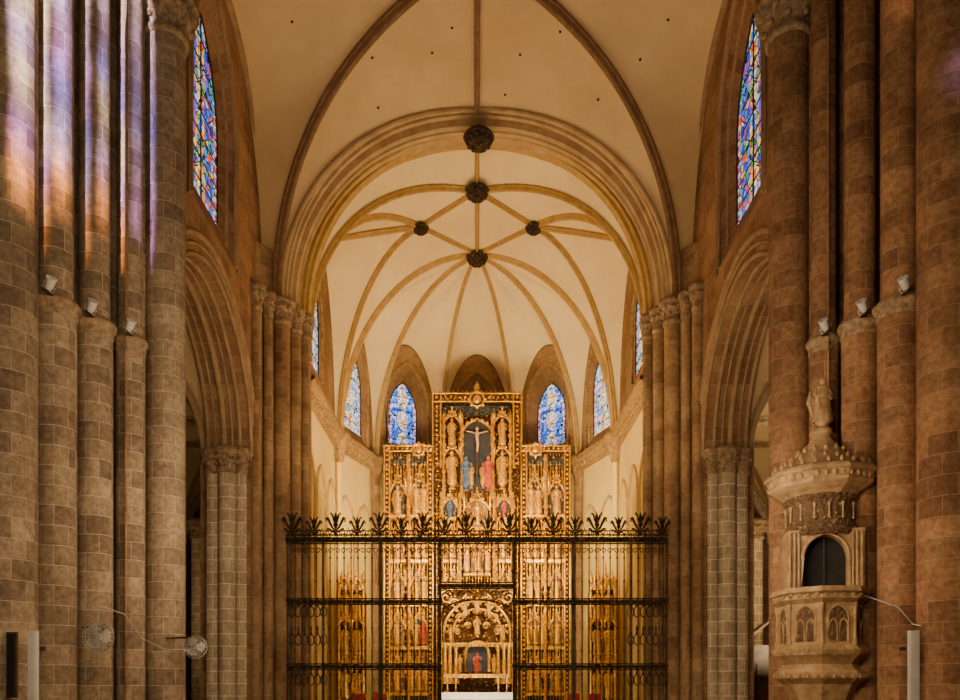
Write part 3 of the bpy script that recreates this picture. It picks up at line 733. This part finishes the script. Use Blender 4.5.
# ------------------------------------------------------------------ grille
GY=24.0; g=GY/800
def gz(py): return 1.6+(690-py)*g
HW=189*g
t=thing('choir_screen',(0,GY,.0),'tall black wrought-iron screen with gilded leafy cresting closing the chancel','screen')
N=54
bb=B(); zt=gz(543)
pr=[(.016,0)]; z=0
while z<zt-.4: pr+=[(.016,z+.02),(.016,z+.62),(.036,z+.66),(.016,z+.7)]; z+=.7
pr+=[(.016,zt)]
bb.lathe(pr,(0,0,0),6); bm=bb.mesh('bar','iron')
bs=B(); zg=gz(583); bs.lathe([(.016,zg),(.016,zg+.3),(.036,zg+.34),(.016,zg+.38),(.016,zt)],(0,0,0),6); bms=bs.mesh('bar','iron')
for i in range(N+1):
    x=-HW+2*HW*i/N
    if abs(x)<35*g: mkobj(bms,'bar',t,(x,GY,0))
    else: mkobj(bm,'bar',t,(x,GY,0))
for px in(-189,-154,-96,-37,37,96,154,189):
    b=B(); x=px*g; b.lathe([(.09,0),(.09,.5),(.05,.6),(.04,gz(668)),(.08,gz(666)),(.04,gz(664)),(.04,gz(603)),(.08,gz(601)),(.04,gz(598)),(.04,zt),(.08,zt+.1)],(x,GY,0),8); b.obj('post','irong' if abs(px)==37 else 'iron',t)
def railm(x0,x1,z,h,name='rail',mat='irong'):
    b=B(); b.box(((x0+x1)/2,GY,z),(x1-x0,.12,h*.55)); b.tube([(x0,GY-.08,z+h/2),(x1,GY-.08,z+h/2)],.022,6); b.tube([(x0,GY-.08,z-h/2),(x1,GY-.08,z-h/2)],.022,6)
    x=x0+.06
    while x<x1-.04:
        b.ball((x,GY-.08,z),h*.33,5,sy=.5); x+=h*.95
    b.obj(name,mat,t)
railm(-HW-.05,HW+.05,gz(540),.26); 
railm(-HW,-35*g,gz(602),.17); railm(35*g,HW,gz(602),.17)
railm(-HW,-37*g,gz(667),.17); railm(37*g,HW,gz(667),.17)
railm(-37*g,37*g,gz(586),.18)
b=B()
for k in(-1,1):
    for j in range(3):
        cx=k*(8+j*10)*g; cz=gz(594)
        b.tube([(cx+k*.13*(1-.8*s/14)*math.cos(s*.6),GY-.03,cz+.1*(1-.8*s/14)*math.sin(s*.6)) for s in range(15)],.02,5)
b.tube([(u,GY,z) for u,z in outline(0,34*g,gz(612),gz(612),12*g)],.03,6)
b.obj('gate_tracery','irong',t)
b=B()
i=0; x=-HW+.15
while x<HW-.1:
    zc=gz(551)
    b.tube([(x+.10*(1-.75*s/12)*math.cos(s*.6+(i%2)*pi),GY-.02,zc+.09*(1-.75*s/12)*math.sin(s*.6)) for s in range(13)],.014,4)
    x+=.19; i+=1
b.obj('scroll_band','irong',t)
for sg in(-1,1):
    for row in(gz(612),gz(640),gz(680)):
        b=B()
        for j in range(6):
            x=sg*(HW-.12-j*.19)
            b.tube([(x+.09*math.cos(s*pi/6),GY-.03,row+.16*math.sin(s*pi/6)) for s in range(13)],.018,4)
            b.lathe([(.05,0),(.02,.1),(.04,.16),(.003,.3)],(x,GY,row+.15),6)
        b.obj('side_tracery','iron',t)
def crest():
    b=B(); b.lathe([(.05,0),(.09,.04),(.04,.1),(.03,.2),(.08,.27),(.11,.33),(.05,.40),(.06,.46),(.10,.52),(.06,.60),(.003,.74)],(0,0,0),8)
    for k in(-1,1):
        b.tube([(k*.03,0,.15),(k*.14,0,.24),(k*.25,0,.42),(k*.32,0,.54),(k*.38,0,.52),(k*.39,0,.44),(k*.34,0,.42)],[.02,.04,.055,.055,.045,.03,.015],5)
        b.tube([(k*.03,0,.1),(k*.15,0,.10),(k*.24,0,.18),(k*.31,0,.2),(k*.32,0,.13)],[.02,.04,.04,.03,.015],5)
        b.tube([(k*.03,0,.35),(k*.08,0,.48),(k*.13,0,.64),(k*.2,0,.70),(k*.23,0,.64)],[.02,.04,.04,.03,.015],5)
    return b.mesh('crest_finial','irong')
cb=crest()
for i in range(18):
    x=-HW+.12+(2*HW-.24)*i/17; s=.76 if i%2 else .94
    mkobj(cb,'crest_finial',t,(x,GY,gz(535)),scale=(.8*s,1,s))
b=B(); b.tube([(-HW,GY,gz(531)),(HW,GY,gz(531))],.016,6)
for i in range(72): 
    x=-HW+2*HW*(i+.5)/72; b.tube([(x-.07,GY,gz(536)),(x,GY,gz(528)),(x+.07,GY,gz(536))],.016,4)
b.obj('crest_rail','irong',t)
# ------------------------------------------------------------------ pulpit
PX,PY=6.36,14.78
def zr(py,r): return 1.6+(690-py)*(PY-r)/800
def pp(l): return [(r,zr(py,r)) for r,py in l]
t=thing('pulpit',(PX,PY,0),'carved warm brown stone pulpit with flared canopy and winged figure','pulpit')
def oct_(prof,mat,name,n=8,mod=None,sm=False,ph=pi/8):
    b=B(); b.lathe(prof,(PX,PY,0),n,mod,sm,ph); return b.obj(name,mat,t)
oct_(pp([(.1,426),(.18,427),(.2,431),(.16,434),(.2,438),(.3,444),(.45,450),(.62,455),(.80,459)]),'pulpit','canopy_roof',32,lambda a,z:1+.03*math.sin(16*a),True)
oct_(pp([(.80,459),(.88,460),(.95,461),(.99,463),(1.01,466),(.95,468),(.92,473),(.95,476),(.92,479),(.82,484),(.72,488),(.64,493)]),'pulpit','canopy_drum',10)
b=B(); b.lathe([(.001,0),(.04,.03),(.055,.09),(.03,.15),(.001,.2)],(0,0,0),6); lm=b.mesh('carved_leaf','pulpit')
z1=zr(474,.94)
for k in range(40):
    a=2*pi*k/40; mkobj(lm,'carved_leaf',t,(PX+.90*math.cos(a),PY+.90*math.sin(a),z1),scale=(.8,.8,.7))
for r_,py_,n_ in((.42,448,14),(.66,455,20),(.84,459,24)):
    for k in range(n_):
        a=2*pi*k/n_; mkobj(lm,'carved_leaf',t,(PX+r_*math.cos(a),PY+r_*math.sin(a),zr(py_,r_)-.03),scale=(.7,.7,.65))
oct_(pp([(.56,488),(.66,492),(.67,495),(.60,499),(.61,503),(.61,516),(.59,519),(.63,522),(.61,526),(.66,529),(.6,533)]),'pulpitc','frieze',16,None,False)
for k in range(16):
    a=2*pi*(k+.5)/16
    b=B(); b.lathe([(.03,zr(517,.63)),(.018,zr(515,.63)),(.018,zr(506,.63)),(.035,zr(503,.63)),(.03,zr(501,.63))],(PX+.625*math.cos(a),PY+.625*math.sin(a),0),6); b.obj('frieze_shaft','pulpit',t)
dirv=V((-.25,-1,0)).normalized(); lat=V((-dirv.y,dirv.x,0)); c=V((PX,PY,0))+dirv*.45
def pz(py): return zr(py,.45)
p0=c-lat*.65; p1=c+lat*.65
if p0.x>p1.x: p0,p1=p1,p0
b=B(); o=dict(c=.65,a=.37,zb=pz(586),zs=pz(558),h=.42,depth=.22)
P=wall((p0.x,p0.y),(p1.x,p1.y),pz(592),pz(529),[o],b,-dirv)
for e,f in((p0,p0-dirv*1.0),(p1,p1-dirv*1.0)): b.add([(e.x,e.y,pz(592)),(f.x,f.y,pz(592)),(f.x,f.y,pz(529)),(e.x,e.y,pz(529))],[(0,1,2,3)],None,False)
b.obj('body','pulpit',t)
b=B(); f=outline(.65,.38,pz(588),pz(558),.43); b.add([P(u,z,.2) for u,z in f],[list(range(len(f)))],None,False); b.obj('niche_door','black',t)  # near-black door sheet, recess shade put into its colour
b=B(); b.tube([P(u,z,.16) for u,z in((.65,pz(586)),(.65,pz(537)))],.015,4); b.obj('door_seam','wood',t)
b=B(); b.tube([P(u,z,-.02) for u,z in outline(.65,.39,pz(588),pz(558),.45)],.035,6)
for u in(.05,.13,.2,1.10,1.17,1.25): b.tube([P(u,pz(590),-.02),P(u,pz(532),-.02)],.028,6)
b.obj('niche_moulding','pulpit',t)
oct_(pp([(.45,588),(.78,587),(.82,586),(.88,585),(.90,590),(.82,593),(.86,597),(.78,601),(.75,602),(.75,643),(.81,646),(.86,649),(.84,654),(.76,658),(.68,664),(.74,668),(.82,672),(.82,678),(.68,684),(.62,692),(.5,705)])+[(.4,1.0),(.4,.3),(.6,.2),(.6,0)],'pulpit','balcony',8)
for k in range(8):
    a=2*pi*k/8+pi/8
    x,y=PX+.76*math.cos(a),PY+.76*math.sin(a)
    def bz(py): return zr(py,.75)
    b=B(); b.lathe([(.05,bz(645)),(.05,bz(640)),(.03,bz(638)),(.03,bz(610)),(.05,bz(607)),(.05,bz(602))],(x,y,0),8); b.obj('baluster','pulpit',t)
    a2=2*pi*(k+1)/8+pi/8; x2,y2=PX+.73*math.cos(a2),PY+.73*math.sin(a2)
    x,y=PX+.73*math.cos(a),PY+.73*math.sin(a)
    mx,my=(x+x2)/2,(y+y2)/2; L=math.dist((x,y),(x2,y2)); dx,dy=(x2-x)/L,(y2-y)/L
    ox,oy=math.cos((a+a2)/2)*.025,math.sin((a+a2)/2)*.025
    b=B(); b.add([(mx+dx*u+ox,my+dy*u+oy,z) for u,z in outline(0,.17,bz(641),bz(617),.2,8)],[list(range(11))],None,False); b.obj('panel_relief','pulpitc',t)
    b=B(); b.tube([(mx+dx*u+ox,my+dy*u+oy,z) for u,z in outline(0,.18,bz(641),bz(617),.22,10)],.022,5)
    for s_ in(-1,1): b.tube([(mx+dx*(u+s_*.09)+ox,my+dy*(u+s_*.09)+oy,z) for u,z in outline(0,.07,bz(641),bz(625),.12,8)],.016,5)
    b.obj('panel_arch','pulpit',t)
    for z in(650,594,676):
        for j in range(4):
            f=(j+.5)/4; sc=1.14; mkobj(lm,'carved_leaf',t,(PX+(x-PX+(x2-x)*f)*sc,PY+(y-PY+(y2-y)*f)*sc,bz(z)-.06),scale=(.9,.9,.6))
me=stp.mesh('angel_statue','pulpit'); mkobj(me,'angel_statue',t,(PX,PY-.05,zr(428,0)+.08)) 
for k in(-1,1):
    b=B(); b.tube([(PX+k*.06,PY+.08,zr(396,0)),(PX+k*.16,PY+.12,zr(389,0)),(PX+k*.19,PY+.12,zr(401,0)),(PX+k*.13,PY+.1,zr(415,0))],[.05,.08,.07,.02],6,flat=.5)
    b.obj('wing','pulpit',t)
# ------------------------------------------------------------------ fittings
for sx in(-1,1):
    for x,y,r,k in SHN[1:4]:
        X=x*sx-sx*.1; Y=y-r-.06; Z=8.28
        t=thing('spotlight',(X,Y,Z),'small pale floodlight standing on the pier ring','spotlight','floodlights on the pier rings')
        b=B(); b.tube([(X,Y+.05,Z),(X,Y,Z+.04),(X,Y,Z+.1)],.02,6); b.box((X,Y+.05,Z-.01),(.14,.14,.04)); b.obj('bracket','iron',t)
        b=B(); b.lathe([(.001,0),(.05,.01),(.07,.05),(.08,.18),(.095,.22),(.07,.21),(.001,.18)],(0,0,0),14); b.tube([(-.11,0,.10),(-.11,0,.0),(.11,0,0),(.11,0,.10)],.012,5)
        o=b.obj('lamp_head','whitep',t,loc=(X,Y-.03,Z+.06)); o.rotation_euler=(.5,.65*sx*-1,0)
for X,Y in((-7.33,13.2),(7.2,13.2)):
    t=thing('column_loudspeaker',(X,Y,1.4),'narrow off-white column loudspeaker fixed to the pier','speaker','loudspeakers')
    b=B(); b.box((X,Y,2.0),(.15,.1,1.15)); b.obj('cabinet','whitep',t)
    b=B(); b.box((X,Y-.055,2.0),(.11,.01,1.08)); b.obj('speaker_grille','whitep',t)
    b=B(); b.box((X,Y+.2,2.3),(.05,.4,.05)); b.obj('bracket','iron',t)
t=thing('notice_panel',(-7.5,12.82,1.4),'narrow dark wooden panel fixed to the pier','panel')
b=B(); b.box((-7.46,12.84,2.0),(.16,.06,1.05)); b.obj('board','wood',t)
b=B(); b.box((-7.46,12.8,2.0),(.11,.02,.98)); b.obj('face','black',t)
def fan(c,r,wallp,lab):
    t=thing('wall_fan',wallp,lab,'fan','wall fans'); c=V(c)
    b=B()
    for rr,dy in((r,0),(r*.75,-.05),(r*.5,-.07),(r*.25,-.08),(r*.9,.05)):
        b.tube([(c.x+rr*math.cos(2*pi*k/28),c.y+dy,c.z+rr*math.sin(2*pi*k/28)) for k in range(29)],.008,4)
    for k in range(20):
        a=2*pi*k/20; b.tube([(c.x,c.y-.085,c.z),(c.x+r*.5*math.cos(a),c.y-.07,c.z+r*.5*math.sin(a)),(c.x+r*math.cos(a),c.y,c.z+r*math.sin(a)),(c.x+r*.6*math.cos(a),c.y+.08,c.z+r*.6*math.sin(a))],.005,4)
    b.obj('cage','chrome',t)
    for k in range(3):
        b=B(); rows=[]
        for i in range(6):
            rr=r*(.15+.7*i/5); w=.75*math.sin(pi*(i+1.2)/7.5)
            rows.append([(c.x+rr*math.cos(2*pi*k/3+w*j),c.y-.02+.03*j,c.z+rr*math.sin(2*pi*k/3+w*j)) for j in(-1,0,1)])
        b.grid(rows); b.obj('blade','whitep',t)
    b=B(); b.tube([tuple(c+V((0,-.06,0))),tuple(c+V((0,.2,0)))],.06,10); b.obj('motor','whitep',t)
    b=B(); b.tube([tuple(c+V((0,.15,0))),tuple(c+V((0,.18,.2))),tuple(V(wallp)+V((0,0,.2)))],.02,6); b.obj('arm','iron',t)
fan((-6.42,13.55,2.5),.27,(-7.0,14.2,2.5),'white round wall fan with wire cage on the pier')
fan((-5.42,15.4,2.42),.22,(-6.1,15.7,2.42),'smaller round wall fan on an arm at the pier')
def cable(pts,lab):
    b=B(); b.tube(pts,.012,5); b.obj('cable','chrome',None,label=lab,cat='cable')
cable([(-6.45,13.6,2.8),(-6.5,13.8,3.05),(-6.3,14.3,2.95),(-6.2,14.8,2.55),(-5.9,15.2,2.35),(-5.5,15.5,2.4)],'thin pale cable looping between the wall fans')
cable([(6.8,14.2,3.3),(7.1,13.5,3.0),(7.3,13.4,2.7),(7.6,12.9,2.55),(8.3,12.8,2.5)],'thin pale cable running from pulpit across the pier')
t=thing('confessional',(10.6,29.8,0),'dark carved wooden confessional standing in the aisle','confessional')
b=B(); b.box((10.6,29.8,1.5),(2,1.2,3)); b.obj('body','wood',t)
b=B(); b.box((10.6,29.8,3.1),(2.3,1.5,.25)); b.tube([(9.6,29.1,3.3),(10.1,29.1,3.7),(10.6,29.1,4.1),(11.1,29.1,3.7),(11.6,29.1,3.3)],.1,6); b.obj('cornice','wood',t)
b=B(); b.box((10.6,29.16,1.4),(.8,.06,2.3)); b.obj('door','wood',t)
# ------------------------------------------------------------------ lights
def area(loc,tgt,size,power,col,sy=None,spread=pi):  # unseen area lights, no fitting modelled for them
    l=bpy.data.lights.new('unseen_area','AREA'); l.energy=power; l.color=col; l.size=size; l.spread=spread
    if sy: l.shape='RECTANGLE'; l.size_y=sy
    o=bpy.data.objects.new('unseen_area_light',l); COL.objects.link(o); o.location=loc; o.rotation_euler=(V(tgt)-V(loc)).to_track_quat('-Z','Y').to_euler()
def spot(loc,tgt,power,col,ang,blend=.5,r=.1):
    l=bpy.data.lights.new('spot','SPOT'); l.energy=power; l.color=col; l.spot_size=math.radians(ang); l.spot_blend=blend; l.shadow_soft_size=r
    o=bpy.data.objects.new('spot_lamp',l); COL.objects.link(o); o.location=loc; o.rotation_euler=(V(tgt)-V(loc)).to_track_quat('-Z','Y').to_euler()
    return l
WARM=(1,.67,.31); W2=(1,.76,.44)
for sx in(-1,1):
    area((3.4*sx,26.6,8.3),(-1.0*sx,31.5,18),1.0,330,WARM)
    area((2.8*sx,26.3,7.0),(.2*sx,34,8),1.0,520,(1,.75,.38),None,2.2)
    area((4.6*sx,22.5,7.0),(-2*sx,23,19),1.2,100,WARM)
    area((11.5*sx,27,3.0),(11.5*sx,30,10),2,460 if sx>0 else 90,W2)  # added fill inside the aisles, stronger on the right
    area((3.0*sx,13,5),(6.9*sx,23.4,6),1.5,130,(1,.80,.55))  # added floating fill that brightens the arcade responds
    area((1.0*sx,9.5,3.5),(7.2*sx,14.5,5.5),.8,200,(1,.73,.42))  # added side fill for contrast on the near piers
area((0,25.2,1.2),(0,30,3),2.0,170,W2,.5)  # added low fill to make the tabernacle glow
area((0,26.5,7.2),(0,29,18.8),2.0,70,W2,1)
area((-1,3,8),(0,20,8),3,520,(1,.78,.52),2)  # added unseen frontal fill for nave and piers
area((0,17,.4),(0,18.5,20),6,200,(1,.74,.43),3)
# daylight through coloured lancets: narrow projected bands of stained-glass light on the piers
S0=(-6.8,1,17)
def band(tgt,power,hw,cols,ang=30,src=S0,seed=0.):
    l=spot(src,tgt,power,(1,1,1),ang,.3,.02)
    l.use_nodes=True; nt=l.node_tree; L=nt.links.new
    em=[n for n in nt.nodes if n.type=='EMISSION'][0]
    tc=nd(nt,'ShaderNodeTexCoord'); s=nd(nt,'ShaderNodeSeparateXYZ'); L(tc.outputs['Normal'],s.inputs[0])
    def m_(op,a,b_=None,c_=None):
        n=nd(nt,'ShaderNodeMath',operation=op)
        for i,x in enumerate((a,b_,c_)):
            if x is None: continue
            if isinstance(x,(int,float)): n.inputs[i].default_value=x
            else: L(x,n.inputs[i])
        return n.outputs[0]
    az=m_('ABSOLUTE',s.outputs[2]); u=m_('DIVIDE',s.outputs[0],az); v=m_('DIVIDE',s.outputs[1],az)
    nz=nd(nt,'ShaderNodeTexNoise',Scale=14.0,Detail=2.0); 
    cb_=nd(nt,'ShaderNodeCombineXYZ'); L(v,cb_.inputs[0]); cb_.inputs[1].default_value=seed; L(cb_.outputs[0],nz.inputs['Vector'])
    mask=m_('SUBTRACT',1.0,m_('SMOOTH_MIN',m_('DIVIDE',m_('ABSOLUTE',m_('ADD',u,m_('MULTIPLY',m_('SUBTRACT',nz.outputs[0],.5),hw))),hw),1.0,.3))
    mask=m_('MAXIMUM',mask,0.0)
    r=nd(nt,'ShaderNodeValToRGB'); L(m_('MULTIPLY_ADD',v,2.6,.54),r.inputs[0]); e=r.color_ramp.elements
    e[0].position=0; e[0].color=(0,0,0,1); e[1].position=1; e[1].color=c4(cols[-1])
    for i,c_ in enumerate(cols[:-1]): e.new(.12+.8*i/len(cols)).color=c4(c_)
    L(r.outputs[0],em.inputs[0]); L(m_('MULTIPLY',mask,m_('MULTIPLY_ADD',nz.outputs[0],1.2,.4)),em.inputs[1])
C_W=(1,.88,.84);C_L=(.50,.40,1);C_B=(.20,.22,1);C_V=(.50,.25,.9);C_O=(.9,.36,.12)
band((-7.44,13.6,12.2),95000,.014,[C_O,C_V,C_W,C_L,C_W,C_W],seed=.1)
band((-7.12,14.38,12.5),95000,.012,[C_O,C_L,C_B,C_V,C_L,C_W],seed=2.3)
band((-6.74,15.12,12.8),90000,.009,[C_O,C_L,C_W,C_B,C_L,C_W],seed=4.1)
band((-6.42,15.7,13.2),55000,.009,[C_V,C_L,C_B,C_L,C_W],seed=6.7)
band((-8.0,12.85,11.4),95000,.016,[C_O,C_B,C_V,C_O,C_B,C_L],seed=8.2)
spot((3,1,17),(7.95,13,11.4),7000,(.5,.4,1),4,1)
spot((3,1,17),(7.35,13.9,13.2),4000,(1,.6,.4),3,1)
w=bpy.data.worlds.new('World'); bpy.context.scene.world=w; w.use_nodes=True
w.node_tree.nodes['Background'].inputs[0].default_value=(1,.78,.55,1); w.node_tree.nodes['Background'].inputs[1].default_value=.04
# ------------------------------------------------------------------ camera
cd=bpy.data.cameras.new('cam'); cam=bpy.data.objects.new('camera',cd); COL.objects.link(cam)
cam.location=(0,0,1.6); cam.rotation_euler=(pi/2,0,0); cd.lens=30; cd.sensor_width=36; cd.shift_y=.354; cd.shift_x=.003
bpy.context.scene.camera=cam
